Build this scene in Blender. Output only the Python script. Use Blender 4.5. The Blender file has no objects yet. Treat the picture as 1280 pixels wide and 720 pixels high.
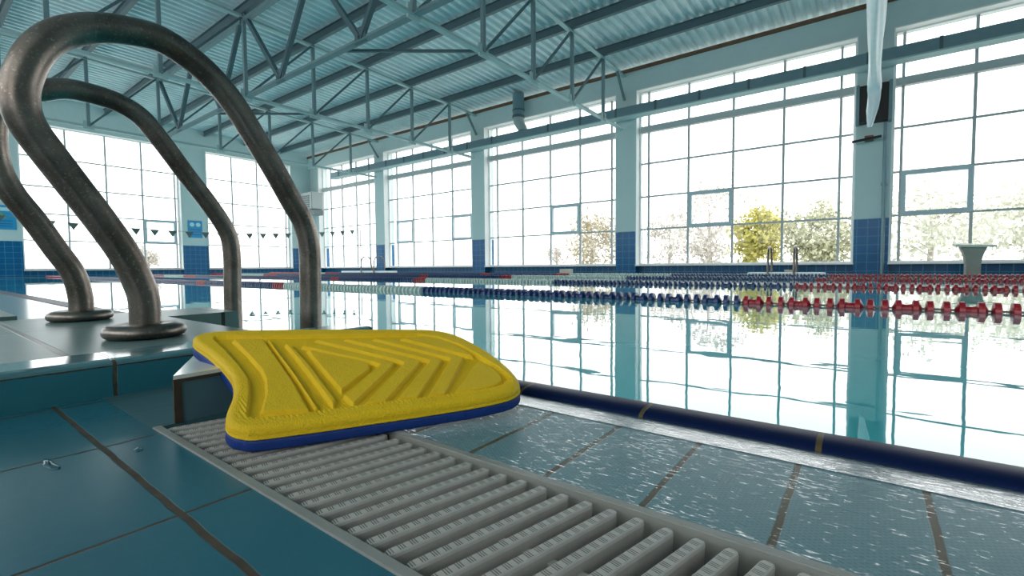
import bpy, bmesh, math, random
import numpy as np
from mathutils import Vector, Matrix

random.seed(7)
rng = np.random.default_rng(7)
S = bpy.context.scene
COL = S.collection

# ------------------------------------------------------------------ camera
YAW, PITCH, ROLL, CAM_Z, FPX = .6475, -.0468, -.0083, .25, 586.0
def cam_axes():
    cy, sy, cp, sp = math.cos(YAW), math.sin(YAW), math.cos(PITCH), math.sin(PITCH)
    f = Vector((-sy*cp, cy*cp, sp)); r = Vector((cy, sy, 0)); u = r.cross(f)
    cr, sr = math.cos(ROLL), math.sin(ROLL)
    return r*cr + u*sr, -r*sr + u*cr, f
_r, _u, _f = cam_axes()
cd = bpy.data.cameras.new('camera'); cam = bpy.data.objects.new('camera', cd); COL.objects.link(cam)
cam.matrix_world = Matrix(((_r.x, _u.x, -_f.x, 0), (_r.y, _u.y, -_f.y, 0), (_r.z, _u.z, -_f.z, CAM_Z), (0, 0, 0, 1)))
cd.sensor_width = 36; cd.lens = FPX/1280*36; cd.clip_start = .02; cd.clip_end = 500
cd.dof.use_dof = True; cd.dof.focus_distance = 1.0; cd.dof.aperture_fstop = 16
S.camera = cam

# ------------------------------------------------------------------ light and exposure
SKY = 2.7
w = bpy.data.worlds.new('overcast_sky'); S.world = w; w.use_nodes = True
w.node_tree.nodes['Background'].inputs['Color'].default_value = (1, .99, .985, 1)
w.node_tree.nodes['Background'].inputs['Strength'].default_value = SKY
def portal(loc, rot, sx, sy):
    l = bpy.data.lights.new('window_portal', 'AREA'); l.shape = 'RECTANGLE'; l.size = sx; l.size_y = sy
    l.cycles.is_portal = True
    o = bpy.data.objects.new('window_portal', l); COL.objects.link(o); o.location = loc; o.rotation_euler = rot
S.view_settings.view_transform = 'Standard'; S.view_settings.look = 'None'
S.view_settings.exposure = 0.35; S.view_settings.gamma = 1; S.view_settings.use_curve_mapping = False
S.cycles.max_bounces = 10; S.cycles.diffuse_bounces = 5; S.cycles.glossy_bounces = 5
S.cycles.transparent_max_bounces = 24; S.cycles.sample_clamp_indirect = 12
S.cycles.use_denoising = True

# ------------------------------------------------------------------ materials
class N:
    """small node-graph helper"""
    def __init__(s, name):
        s.m = bpy.data.materials.new(name); s.m.use_nodes = True; s.t = s.m.node_tree; s.t.nodes.clear()
        s.out = s.t.nodes.new('ShaderNodeOutputMaterial')
    def n(s, kind, **kw):
        x = s.t.nodes.new(kind)
        for k, v in kw.items(): setattr(x, k, v)
        return x
    def put(s, sock, v):
        if hasattr(v, 'is_linked'): s.t.links.new(v, sock)
        elif v is not None: sock.default_value = v
    def math(s, op, a, b=None, c=None):
        x = s.n('ShaderNodeMath', operation=op)
        s.put(x.inputs[0], a)
        if b is not None: s.put(x.inputs[1], b)
        if c is not None: s.put(x.inputs[2], c)
        return x.outputs[0]
    def pos(s):
        x = s.n('ShaderNodeSeparateXYZ'); s.t.links.new(s.n('ShaderNodeNewGeometry').outputs['Position'], x.inputs[0]); return x.outputs
    def posv(s): return s.n('ShaderNodeNewGeometry').outputs['Position']
    def objv(s): return s.n('ShaderNodeTexCoord').outputs['Object']
    def scaled(s, v, sc):
        x = s.n('ShaderNodeVectorMath', operation='MULTIPLY'); s.put(x.inputs[0], v); x.inputs[1].default_value = sc; return x.outputs[0]
    def noise(s, v, scale, detail=3, rough=.5, dist=0):
        x = s.n('ShaderNodeTexNoise'); s.put(x.inputs['Vector'], v); x.inputs['Scale'].default_value = scale
        x.inputs['Detail'].default_value = detail; x.inputs['Roughness'].default_value = rough; x.inputs['Distortion'].default_value = dist
        return x.outputs['Fac']
    def rng(s, v, a, b, c=0., d=1.):
        x = s.n('ShaderNodeMapRange'); s.put(x.inputs[0], v)
        for i, q in enumerate((a, b, c, d)): s.put(x.inputs[i+1], q)
        return x.outputs[0]
    def mix(s, f, a, b):
        x = s.n('ShaderNodeMix', data_type='RGBA'); s.put(x.inputs[0], f); s.put(x.inputs[6], col4(a)); s.put(x.inputs[7], col4(b)); return x.outputs[2]
    def bump(s, h, strength=.3, dist=.01, normal=None):
        x = s.n('ShaderNodeBump'); s.put(x.inputs['Height'], h); x.inputs['Strength'].default_value = strength; x.inputs['Distance'].default_value = dist
        if normal is not None: s.put(x.inputs['Normal'], normal)
        return x.outputs[0]
    def bsdf(s, color, rough=.5, metal=0, normal=None, ior=1.5, spec=None, coat=None, coat_rough=.03):
        x = s.n('ShaderNodeBsdfPrincipled'); s.put(x.inputs['Base Color'], col4(color)); s.put(x.inputs['Roughness'], rough)
        s.put(x.inputs['Metallic'], metal); x.inputs['IOR'].default_value = ior
        if spec is not None: s.put(x.inputs['Specular IOR Level'], spec)
        if normal is not None: s.put(x.inputs['Normal'], normal)
        if coat is not None: s.put(x.inputs['Coat Weight'], coat); x.inputs['Coat Roughness'].default_value = coat_rough
        s.t.links.new(x.outputs[0], s.out.inputs[0]); return x
    def grid(s, c, off, step, width, wob=None):
        """1 on joints every `step`, `width` wide, along coordinate c"""
        v = s.math('SUBTRACT', c, off)
        if wob is not None: v = s.math('ADD', v, wob)
        v = s.math('DIVIDE', v, step); v = s.math('ADD', v, .5); v = s.math('FRACT', v); v = s.math('SUBTRACT', v, .5)
        v = s.math('ABSOLUTE', v); v = s.math('MULTIPLY', v, step)
        return s.rng(v, width*.5, width*.5+.0012*max(1, width/.008), 1, 0)
def col4(c):
    if isinstance(c, (tuple, list)): return (c[0], c[1], c[2], 1)
    return c
def srgb(r, g, b):
    f = lambda v: (v/255/12.92) if v/255 <= .04045 else ((v/255+.055)/1.055)**2.4
    return (f(r), f(g), f(b))

def plain(name, c, rough=.5, metal=0, var=.12, scale=6, bump=.0, **kw):
    k = N(name); f = k.noise(k.posv(), scale, 4)
    cc = k.mix(f, tuple(x*(1-var) for x in c), tuple(min(1, x*(1+var)) for x in c))
    nr = k.bump(k.noise(k.posv(), scale*25, 3), bump, .002) if bump else None
    k.bsdf(cc, rough, metal, nr, **kw); return k.m

M = {}
# deck tiles, smooth glazed teal with dirty joints
def deck_tile():
    k = N('teal_deck_tile'); p = k.pos()
    wob = k.math('MULTIPLY', k.math('SUBTRACT', k.noise(k.posv(), 22, 3), .5), .004)
    g = k.math('MAXIMUM', k.grid(p[0], -.5515, .3, .0035, wob), k.grid(p[1], .168, .3, .006, wob))
    tone = k.noise(k.posv(), 3.1, 4); fine = k.noise(k.scaled(k.posv(), (1, 1, 1)), 70, 4)
    c = k.mix(tone, (.016, .115, .165), (.027, .15, .20))
    c = k.mix(k.rng(fine, .55, .8, 0, .15), c, (.06, .2, .24))
    gc = k.mix(k.noise(k.posv(), 35, 4), (.006, .005, .004), (.11, .085, .055))
    c = k.mix(g, c, gc)
    h = k.math('SUBTRACT', k.math('MULTIPLY', fine, .10), k.math('MULTIPLY', g, 1.0))
    r = k.rng(g, 0, 1, .25, .8)
    k.bsdf(c, r, 0, k.bump(h, .35, .003)); return k.m
M['deck'] = deck_tile()
def mosaic_tile(name, wet):
    k = N(name); p = k.pos()
    wob = k.math('MULTIPLY', k.math('SUBTRACT', k.noise(k.posv(), 22, 3), .5), .003)
    g = k.grid(p[0], -.419, .119, .006, wob)
    a = k.math('SINE', k.math('MULTIPLY', p[0], 2*math.pi/.0085)); b = k.math('SINE', k.math('MULTIPLY', p[1], 2*math.pi/.0058))
    dots = k.rng(k.math('MULTIPLY', a, b), .1, .6, 0, 1)
    tone = k.noise(k.posv(), 5, 3)
    c = k.mix(tone, (.105, .225, .26), (.135, .265, .30)) if wet else k.mix(tone, (.05, .125, .145), (.07, .155, .175)); c = k.mix(k.math('MULTIPLY', dots, .5), c, (.05, .13, .16))
    gc = k.mix(k.noise(k.posv(), 40, 3), (.035, .032, .018), (.10, .088, .05))
    c = k.mix(g if wet else k.math('MULTIPLY', g, .25), c, gc)
    h = k.math('SUBTRACT', k.math('MULTIPLY', dots, -.05), k.math('MULTIPLY', g, .8))
    nb = k.bump(h, .3, .002)
    if wet:
        rip = k.noise(k.scaled(k.posv(), (52, 330, 1)), 1, 2, .5, .3)
        edge = k.math('MAXIMUM', k.rng(p[1], .456, .49, 1, 0), k.rng(p[1], .61, .668, 0, .8))
        patch = k.math('MAXIMUM', k.rng(k.noise(k.scaled(k.posv(), (6, 6, 1)), 1, 2), .42, .66, 0, 1), edge)
        lim = k.math('SUBTRACT', .655, k.math('MULTIPLY', patch, .135))
        dash = k.math('GREATER_THAN', rip, lim)
        x = k.bsdf(c, .38, 0, nb, coat=dash, coat_rough=.02, spec=.25); x.inputs['Coat IOR'].default_value = 2.4
        k.put(x.inputs['Coat Normal'], k.bump(k.noise(k.scaled(k.posv(), (40, 190, 1)), 1, 2), .5, .004))
    else: k.bsdf(c, .45, 0, nb, spec=.3)
    return k.m
M['mosaic'] = mosaic_tile('wet_finger_grip_tile', True); M['mosaic_dull'] = mosaic_tile('dull_finger_grip_tile', False)
def water_film():
    k = N('overflowing_water'); v = k.noise(k.scaled(k.posv(), (55, 150, 1)), 1, 4, .65, 1.0)
    nb = k.bump(v, .21, .004)
    lw_ = k.n('ShaderNodeLayerWeight'); lw_.inputs['Blend'].default_value = .5; k.put(lw_.inputs['Normal'], nb)
    fac = k.math('ADD', k.math('MULTIPLY', k.math('POWER', lw_.outputs['Facing'], 1.0), .96), .04)
    df = k.n('ShaderNodeBsdfDiffuse'); df.inputs['Color'].default_value = (.06, .10, .13, 1)
    gl = k.n('ShaderNodeBsdfGlossy'); gl.inputs['Roughness'].default_value = .02; k.put(gl.inputs['Normal'], nb)
    mx = k.n('ShaderNodeMixShader'); k.put(mx.inputs[0], fac)
    k.t.links.new(df.outputs[0], mx.inputs[1]); k.t.links.new(gl.outputs[0], mx.inputs[2]); k.t.links.new(mx.outputs[0], k.out.inputs[0]); return k.m
M['film'] = water_film()
def pool_water():
    k = N('pool_water'); 
    v = k.math('ADD', k.noise(k.scaled(k.posv(), (3, 6, 1)), 1, 2, .5, .3), k.math('MULTIPLY', k.noise(k.scaled(k.posv(), (16, 30, 1)), 1, 1), .05))
    nb = k.bump(v, .03, .02)
    lw_ = k.n('ShaderNodeLayerWeight'); lw_.inputs['Blend'].default_value = .5; k.put(lw_.inputs['Normal'], nb)
    fac = k.math('ADD', k.math('MULTIPLY', k.math('POWER', lw_.outputs['Facing'], 4.0), .96), .04)
    df = k.n('ShaderNodeBsdfDiffuse'); df.inputs['Color'].default_value = (.10, .58, .64, 1)
    bd = k.n('ShaderNodeMixShader'); bd.inputs[0].default_value = .88
    gl = k.n('ShaderNodeBsdfGlossy'); gl.inputs['Roughness'].default_value = .01; k.put(gl.inputs['Normal'], nb)
    gl.inputs['Color'].default_value = (1, 1, 1, 1)
    tr = k.n('ShaderNodeBsdfTransparent'); tr.inputs['Color'].default_value = (.70, .93, .95, 1)
    k.t.links.new(tr.outputs[0], bd.inputs[1]); k.t.links.new(df.outputs[0], bd.inputs[2])
    mx = k.n('ShaderNodeMixShader'); k.put(mx.inputs[0], fac)
    k.t.links.new(bd.outputs[0], mx.inputs[1]); k.t.links.new(gl.outputs[0], mx.inputs[2]); k.t.links.new(mx.outputs[0], k.out.inputs[0])
    return k.m
M['water'] = pool_water()
def glass():
    k = N('window_glass')
    gl = k.n('ShaderNodeBsdfGlossy'); gl.inputs['Roughness'].default_value = .02
    tr = k.n('ShaderNodeBsdfTransparent'); tr.inputs['Color'].default_value = (.96, .98, .98, 1)
    lw_ = k.n('ShaderNodeLayerWeight'); lw_.inputs['Blend'].default_value = .5
    fac = k.math('ADD', k.math('MULTIPLY', k.math('POWER', lw_.outputs['Facing'], 5.0), .6), .02)
    mx = k.n('ShaderNodeMixShader'); k.put(mx.inputs[0], fac)
    k.t.links.new(tr.outputs[0], mx.inputs[1]); k.t.links.new(gl.outputs[0], mx.inputs[2]); k.t.links.new(mx.outputs[0], k.out.inputs[0])
    return k.m
M['glass'] = glass()
def wall_tile(name, axis, lo, hi, joint, step=.2, rough=.25, upper=None, split=1.27):
    k = N(name); p = k.pos()
    g = k.math('MAXIMUM', k.grid(p[axis], 0, step, .012), k.grid(p[2], split, step, .012))
    c = k.mix(k.noise(k.posv(), 2.5, 3), lo, hi); c = k.mix(g, c, joint)
    r = rough
    if upper:
        f = k.math('GREATER_THAN', p[2], split)
        up = k.mix(k.noise(k.posv(), 1.3, 5), tuple(x*.92 for x in upper), upper)
        c = k.mix(f, c, up); r = k.rng(f, 0, 1, rough, .75)
    k.bsdf(c, r, spec=.3); return k.m
PAINT = srgb(200, 218, 219)
BLO, BHI, BJ = srgb(0, 84, 136), srgb(14, 106, 158), srgb(66, 138, 176)
M['col_x'] = wall_tile('column_paint_and_blue_tile', 0, BLO, BHI, BJ, upper=PAINT)
M['col_y'] = wall_tile('column_paint_and_blue_tile_side', 1, BLO, BHI, BJ, upper=PAINT)
M['dado_x'] = wall_tile('blue_dado_tile', 0, srgb(0, 80, 126), srgb(16, 98, 142), BJ, split=.25)
M['dado_y'] = wall_tile('blue_dado_tile_side', 1, srgb(0, 80, 126), srgb(16, 98, 142), BJ, split=.25)
M['pool_tile'] = wall_tile('teal_pool_tile', 0, (.10, .50, .56), (.14, .58, .62), (.3, .6, .62), rough=.4)
M['paint'] = plain('pale_wall_paint', PAINT, .8, var=.05)
M['white'] = plain('white_reveal_paint', (.88, .89, .89), .6, var=.03)
M['rust'] = plain('rusty_eave_strip', (.16, .085, .05), .8, var=.5, scale=9)
M['roof'] = plain('galvanised_roof_sheet', srgb(214, 228, 232), .5, .15, var=.22, scale=2.2)
M['steel'] = plain('teal_painted_steel', srgb(112, 136, 142), .5, .0, var=.15, scale=3)
M['steel_pale'] = plain('pale_painted_steel', srgb(168, 194, 196), .5, .0, var=.1, scale=3)
M['steel_dark'] = plain('dark_steel', srgb(82, 104, 112), .5, .0, var=.15, scale=3)
M['duct'] = plain('grey_blue_duct', srgb(120, 146, 156), .4, .3, var=.1)
M['frame'] = plain('grey_window_frame', srgb(178, 184, 186), .5, var=.05)
M['sash'] = plain('blue_grey_sash', srgb(188, 205, 212), .5, var=.05)
def tube_metal():
    k = N('worn_stainless_steel'); v = k.posv()
    a = k.noise(v, 7, 6, .65); b = k.noise(v, 160, 3, .6)
    c = k.mix(k.rng(a, .35, .7), (.12, .10, .085), (.25, .222, .195)); c = k.mix(k.rng(b, .58, .75, 0, .55), c, (.50, .46, .40))
    r = k.rng(k.noise(v, 22, 5), .3, .7, .26, .46)
    k.bsdf(c, r, 1.0, k.bump(b, .12, .0008)); return k.m
M['tube'] = tube_metal()
def foam(name, lo, hi, strength):
    k = N(name); v = k.posv()
    a = k.noise(v, 420, 3, .6); b = k.noise(v, 130, 3, .6); t = k.noise(v, 9, 4)
    c = k.mix(t, lo, hi); c = k.mix(k.rng(a, .58, .72, 0, .35), c, tuple(x*.6 for x in lo))
    h = k.math('ADD', a, k.math('MULTIPLY', b, .8))
    k.bsdf(c, .55, 0, k.bump(h, strength, .003), spec=.3); return k.m
M['yellow'] = foam('yellow_foam', (.82, .51, .005), (.92, .60, .008), .8)
M['blue_foam'] = foam('blue_foam', (.007, .032, .18), (.011, .05, .26), .3)
def grate_plastic():
    k = N('grey_grate_plastic'); v = k.n('ShaderNodeTexCoord').outputs['UV']; sp = k.n('ShaderNodeSeparateXYZ'); k.put(sp.inputs[0], v)
    u = sp.outputs[0]; top = sp.outputs[1]
    ph = k.math('FRACT', k.math('DIVIDE', u, .0118))
    on = k.math('LESS_THAN', ph, .60)
    ln = k.math('GREATER_THAN', k.math('FRACT', k.math('DIVIDE', ph, .20)), .55)
    gr = k.math('MULTIPLY', k.math('MULTIPLY', on, ln), top)
    n1 = k.noise(k.posv(), 60, 4); n2 = k.noise(k.posv(), 350, 3)
    c = k.mix(n1, (.36, .345, .32), (.52, .50, .465)); c = k.mix(k.math('MULTIPLY', gr, .9), c, (.06, .055, .05))
    h = k.math('SUBTRACT', k.math('MULTIPLY', n2, .35), gr)
    k.bsdf(c, .42, 0, k.bump(h, .5, .0012)); return k.m
M['grate'] = grate_plastic()
M['grate_rail'] = plain('grey_grate_rail', (.26, .27, .25), .4, var=.15, scale=30, bump=.15)
M['gutter'] = plain('dark_gutter_lining', (.03, .022, .014), .6, var=.4, scale=20)  # near-black brown lining; gaps between the grate bars come out dark
def coping():
    k = N('navy_coping_tile'); p = k.pos()
    g = k.grid(p[0], -.535, .2445, .006)
    c = k.mix(k.noise(k.posv(), 6, 3), (.004, .010, .045), (.006, .015, .06)); c = k.mix(g, c, (.10, .075, .04))
    k.bsdf(c, .38, 0, k.bump(k.math('MULTIPLY', g, -1), .3, .002), spec=.04); return k.m
M['coping'] = coping()
def platform_tile():
    k = N('grey_green_platform_tile'); p = k.pos()
    g = k.math('MAXIMUM', k.grid(p[1], .212, .6, .012), k.grid(p[0], -1.315, .62, .006))
    c = k.mix(k.noise(k.posv(), 8, 5), (.085, .155, .155), (.15, .225, .22)); c = k.mix(g, c, (.03, .03, .026))
    f = k.noise(k.posv(), 160, 3)
    h = k.math('SUBTRACT', k.math('MULTIPLY', f, .2), g)
    k.bsdf(c, .33, 0, k.bump(h, .25, .002), spec=.35); return k.m
M['platform'] = platform_tile()
def riser_tile():
    k = N('teal_riser_tile'); p = k.pos()
    wob = k.math('MULTIPLY', k.math('SUBTRACT', k.noise(k.posv(), 40, 3), .5), .004)
    g = k.math('MAXIMUM', k.grid(p[1], .258, .30, .006, wob), k.grid(p[2], .0615, .3, .004, wob))
    c = k.mix(k.noise(k.posv(), 5, 4), (.020, .15, .20), (.03, .19, .24))
    gc = k.mix(k.noise(k.posv(), 60, 4), (.01, .008, .006), (.14, .11, .07))
    c = k.mix(g, c, gc)
    k.bsdf(c, .25, 0, k.bump(k.math('MULTIPLY', g, -1), .5, .002)); return k.m
M['riser'] = riser_tile()
M['ledge_top'] = plain('glazed_white_ledge', (.62, .66, .67), .10, var=.08, scale=20)
M['ledge_face'] = plain('grey_teal_ledge_tile', (.07, .15, .18), .3, var=.15, scale=12)
M['grout'] = plain('brown_grout', (.05, .034, .022), .85, var=.6, scale=60)
M['drop'] = plain('standing_water', (.02, .10, .14), .03, var=.05)
M['red'] = plain('red_float', (.34, .010, .020), .3, var=.1)
M['navy'] = plain('navy_float', (.012, .035, .14), .3, var=.1)
M['pale'] = plain('pale_green_float', (.50, .60, .56), .35, var=.1)
M['cable'] = plain('grey_cable', (.25, .25, .25), .5)
M['flag'] = plain('grey_green_pennant', (.10, .15, .14), .7, var=.3, scale=2)
M['black'] = plain('dark_brown_panel', (.022, .014, .014), .6, var=.3)
M['plastic'] = plain('white_plastic_sheet', srgb(236, 242, 248), .35, var=.08)
M['sign'] = plain('blue_sign', srgb(40, 150, 200), .4, var=.05)
M['sign_light'] = plain('pale_sign_print', srgb(190, 225, 235), .4, var=.05)
M['sign_green'] = plain('green_sign_print', srgb(120, 170, 110), .4, var=.05)
M['sign_dark'] = plain('deep_blue_sign_print', srgb(20, 110, 170), .4, var=.05)
M['heater'] = plain('grey_heater_case', srgb(165, 174, 174), .5, var=.05)
M['heater_dark'] = plain('grey_heater_louvre', srgb(105, 118, 122), .5, var=.05)
M['concrete'] = plain('grey_concrete', (.30, .30, .27), .8, var=.15)
M['block_top'] = plain('off_white_grip', (.62, .60, .52), .7, var=.05)
M['ground'] = plain('pale_yard_ground', (.50, .50, .45), .9, var=.15, scale=.6)
M['bark'] = plain('grey_bark', (.40, .36, .32), .9, var=.2)
M['leaf_grey'] = plain('grey_brown_leaves', (.50, .47, .43), .8, var=.3, scale=2)
M['leaf_olive'] = plain('olive_leaves', (.42, .42, .28), .8, var=.3, scale=2)
M['leaf_yellow'] = plain('yellow_green_leaves', (.52, .47, .13), .8, var=.3, scale=2)
M['leaf_tan'] = plain('tan_leaves', (.42, .37, .26), .8, var=.3, scale=2)
M['leaf_pale'] = plain('pale_green_leaves', (.56, .57, .48), .8, var=.3, scale=2)
M['deck_far'] = plain('wet_pale_deck', (.20, .29, .31), .18, var=.15, scale=5)

# ------------------------------------------------------------------ geometry helpers
ORG = {}
def org(p): return ORG.get(p.name, Vector((0, 0, 0))) if p else Vector((0, 0, 0))
def props(o, label=None, cat=None, group=None, kind=None):
    if label: o['label'] = label
    if cat: o['category'] = cat
    if group: o['group'] = group
    if kind: o['kind'] = kind
    return o
def thing(name, label, cat, loc, group=None):
    o = bpy.data.objects.new(name, None); COL.objects.link(o); o.location = loc; o.empty_display_size = .05
    ORG[o.name] = Vector(loc); return props(o, label, cat, group)
class MB:
    def __init__(s): s.v = []; s.f = []; s.s = []
    def add(s, vs, fs, smooth=False):
        b = len(s.v); s.v += [tuple(x) for x in vs]; s.f += [tuple(i+b for i in f) for f in fs]; s.s += [smooth]*len(fs); return s
    def box(s, x0, x1, y0, y1, z0, z1):
        return s.add([(x0, y0, z0), (x1, y0, z0), (x1, y1, z0), (x0, y1, z0), (x0, y0, z1), (x1, y0, z1), (x1, y1, z1), (x0, y1, z1)],
                     [(3, 2, 1, 0), (4, 5, 6, 7), (0, 1, 5, 4), (1, 2, 6, 5), (2, 3, 7, 6), (3, 0, 4, 7)])
    def prism(s, poly, z0, z1):
        n = len(poly)
        return s.add([(x, y, z0) for x, y in poly]+[(x, y, z1) for x, y in poly],
                     [tuple(range(n))[::-1], tuple(range(n, 2*n))]+[(i, (i+1) % n, n+(i+1) % n, n+i) for i in range(n)])
    def bar(s, p, q, wd, ht, up=(0, 0, 1)):
        p, q = Vector(p), Vector(q); d = (q-p).normalized(); u = Vector(up); sd = d.cross(u)
        if sd.length < 1e-4: sd = d.cross(Vector((1, 0, 0)))
        sd.normalize(); u = sd.cross(d).normalized(); vs = []
        for e in (p, q):
            for a, b in ((-1, -1), (1, -1), (1, 1), (-1, 1)): vs.append(e+sd*(a*wd/2)+u*(b*ht/2))
        return s.add(vs, [(3, 2, 1, 0), (4, 5, 6, 7), (0, 1, 5, 4), (1, 2, 6, 5), (2, 3, 7, 6), (3, 0, 4, 7)])
    def angle(s, p, q, wd, t=.012, up=(0, 0, 1)):
        """two back-to-back angle irons: a T section"""
        p, q = Vector(p), Vector(q); d = (q-p).normalized(); u = Vector(up); sd = d.cross(u)
        if sd.length < 1e-4: sd = d.cross(Vector((1, 0, 0)))
        sd.normalize(); u = sd.cross(d).normalized()
        s.bar(p-u*wd*.5, q-u*wd*.5, wd*1.6, t, up); return s.bar(p, q, t*2, wd, up)
    def tube(s, pts, r, seg=10, caps=True):
        pts = [Vector(p) for p in pts]; n = len(pts); rr = r if hasattr(r, '__len__') else [r]*n
        t0 = (pts[1]-pts[0]).normalized(); a = t0.orthogonal().normalized(); vs = []; fs = []
        for i, p in enumerate(pts):
            t = (pts[min(i+1, n-1)]-pts[max(i-1, 0)]).normalized(); a = (a-t*a.dot(t)).normalized(); b = t.cross(a)
            for j in range(seg):
                th = 2*math.pi*j/seg; vs.append(p+(a*math.cos(th)+b*math.sin(th))*rr[i])
        for i in range(n-1):
            for j in range(seg):
                fs.append((i*seg+j, i*seg+(j+1) % seg, (i+1)*seg+(j+1) % seg, (i+1)*seg+j))
        s.add(vs, fs, True)
        if caps: s.add(vs[:seg], [tuple(range(seg))[::-1]]); s.add(vs[-seg:], [tuple(range(seg))])
        return s
    def lathe(s, c, prof, seg=24, axis='z'):
        """prof: (radius, height) pairs"""
        c = Vector(c); vs = []; fs = []; n = len(prof)
        for r, h in prof:
            for j in range(seg):
                th = 2*math.pi*j/seg; a, b = r*math.cos(th), r*math.sin(th)
                vs.append(c+(Vector((a, b, h)) if axis == 'z' else Vector((h, a, b)) if axis == 'x' else Vector((b, h, a))))
        for i in range(n-1):
            for j in range(seg): fs.append((i*seg+j, i*seg+(j+1) % seg, (i+1)*seg+(j+1) % seg, (i+1)*seg+j))
        s.add(vs, fs, True)
        if prof[0][0] > 1e-6: s.add(vs[:seg], [tuple(range(seg))[::-1]])
        if prof[-1][0] > 1e-6: s.add(vs[-seg:], [tuple(range(seg))])
        return s
    def build(s, name, mat, parent=None, label=None, cat=None, group=None, kind=None, bevel=0, at=None):
        o0 = Vector(at) if at is not None else org(parent)
        me = bpy.data.meshes.new(name); me.from_pydata([tuple(Vector(v)-o0) for v in s.v], [], s.f)
        for m_ in (mat if isinstance(mat, (list, tuple)) else [mat]): me.materials.append(m_)
        me.polygons.foreach_set('use_smooth', s.s); me.update()
        o = bpy.data.objects.new(name, me); COL.objects.link(o)
        if parent: o.parent = parent; ORG[o.name] = o0
        elif at is not None: o.location = o0; ORG[o.name] = o0
        if bevel:
            bv = o.modifiers.new('edge', 'BEVEL'); bv.width = bevel; bv.segments = 2; bv.limit_method = 'ANGLE'; bv.harden_normals = False
        return props(o, label, cat, group, kind)
def struct(mb, name, mat, **kw): return mb.build(name, mat, kind='structure', **kw)
def catmull(pts, k=8):
    pts = [Vector(p) for p in pts]; out = []
    for i in range(len(pts)-1):
        p0, p1, p2, p3 = pts[max(i-1, 0)], pts[i], pts[i+1], pts[min(i+2, len(pts)-1)]
        for j in range(k):
            t = j/k; out.append(.5*((2*p1)+(p2-p0)*t+(2*p0-5*p1+4*p2-p3)*t*t+(3*p1-p0-3*p2+p3)*t**3))
    out.append(pts[-1]); return out

# ------------------------------------------------------------------ room shell
XL, XR, YN, YW = -23.9, 9.0, -5.0, 13.9           # left wall, right wall, near wall, window plane
CF = 13.6                                          # column front
POOL = (-23.0, 4.6, .80, 12.55)
SILL, HEAD, EAVE = .25, 5.45, 6.0
struct(MB().box(-1.18, XR, YN, .2365, -.12, 0), 'floor', M['deck'])
struct(MB().box(-.888, POOL[1], .4565, .672, -.12, 0), 'floor_pool_edge_tile', M['mosaic'])
struct(MB().box(-1.18, -.888, .2366, .672, -.12, 0), 'floor_gutter_end_tile', M['mosaic_dull'])
struct(MB().box(-.888, POOL[1], .2368, .4562, -.14, -.12).box(-.888, POOL[1], .2366, .2368, -.12, -.005).box(-.888, POOL[1], .4562, .4564, -.12, -.005), 'trim_gutter_lining', M['gutter'])
struct(MB().box(XL, -2.62, YN, .70, -.12, 0), 'floor_far_deck', M['deck_far'])
struct(MB().box(-2.62, -1.18, YN, .62, -.12, -.002), 'floor_under_platform', M['gutter'])
struct(MB().box(XL, XR, POOL[3], YW+.3, -.12, 0.0).box(XL, POOL[0], .70, POOL[3], -.12, 0).box(POOL[1], XR, .2365, POOL[3], -.12, 0), 'floor_far_side', M['deck_far'])
# overflow strip and navy coping with rounded nose
struct(MB().box(-1.18, POOL[1], .672, .735, -.03, .001), 'water_overflow_strip', M['film'])
mb = MB(); prof = []
for i in range(9):
    a = math.pi*i/8; prof.append((.768-.038*math.cos(a), .0005+.011*math.sin(a)))
prof = [(.730, -.05)]+prof+[(.806, -.05)]
vs = [(x, y, z) for x in (-1.18, POOL[1]) for y, z in prof]; n = len(prof)
mb.add(vs, [(i+1, i, n+i, n+i+1) for i in range(n-1)], True)
struct(mb, 'trim_1', M['coping'])
struct(MB().box(POOL[0], -2.62, .70, .80, -.05, .004), 'trim_2', M['coping'])
# basin
x0, x1, y0, y1 = POOL
struct(MB().box(x0-.2, x1+.2, y0-.2, y1+.2, -1.9, -1.8).box(x0-.2, x0, y0, y1, -1.8, -.12).box(x1, x1+.2, y0, y1, -1.8, -.12)
       .box(x0, x1, y0-.2, y0, -1.8, -.12).box(x0, x1, y1, y1+.2, -1.8, -.12), 'floor_pool_basin', M['pool_tile'])
mb = MB(); mb.add([(x0, .79, -.004), (x1, .79, -.004), (x1, y1, -.004), (x0, y1, -.004)], [(0, 1, 2, 3)])
struct(mb, 'pool_water', M['water'])

# long window wall
colx = [.07+5.97*(1-i) for i in range(5)]          # 6.04 .. -17.84
struct(MB().box(XL-.3, XR, YW-.05, YW+.25, 0, SILL), 'wall_far_dado', M['dado_x'])
struct(MB().box(XL-.3, XR, YW-.30, YW+.25, HEAD, 6.05), 'wall_far', M['paint'])
struct(MB().box(XL, XR, YW-.34, YW-.28, 6.02, 6.12), 'trim_3', M['rust'])
for cx in colx:
    a, b = cx-.33, cx+.31
    struct(MB().box(a, b, CF, YW+.25, 0, HEAD), 'wall_column', M['col_x'])
ends = [XR-.3]+[c for c in colx]+[XL-.1]
wins = []
for i in range(len(ends)-1):
    r, l = ends[i], ends[i+1]
    a = l+.31+.0 if i < len(ends)-2 else XL+1.0
    b = r-.33 if i else XR-.33
    wins.append((a, b))
struct(MB().box(XL-.3, XL+1.0, CF+.1, YW+.25, 0, HEAD), 'wall_column', M['col_x'])
struct(MB().box(XR-.33, XR, CF, YW+.25, 0, HEAD), 'wall_column', M['col_x'])
ZB = [1.33, 2.31, 3.30, 4.36]
wn = [0]
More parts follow.
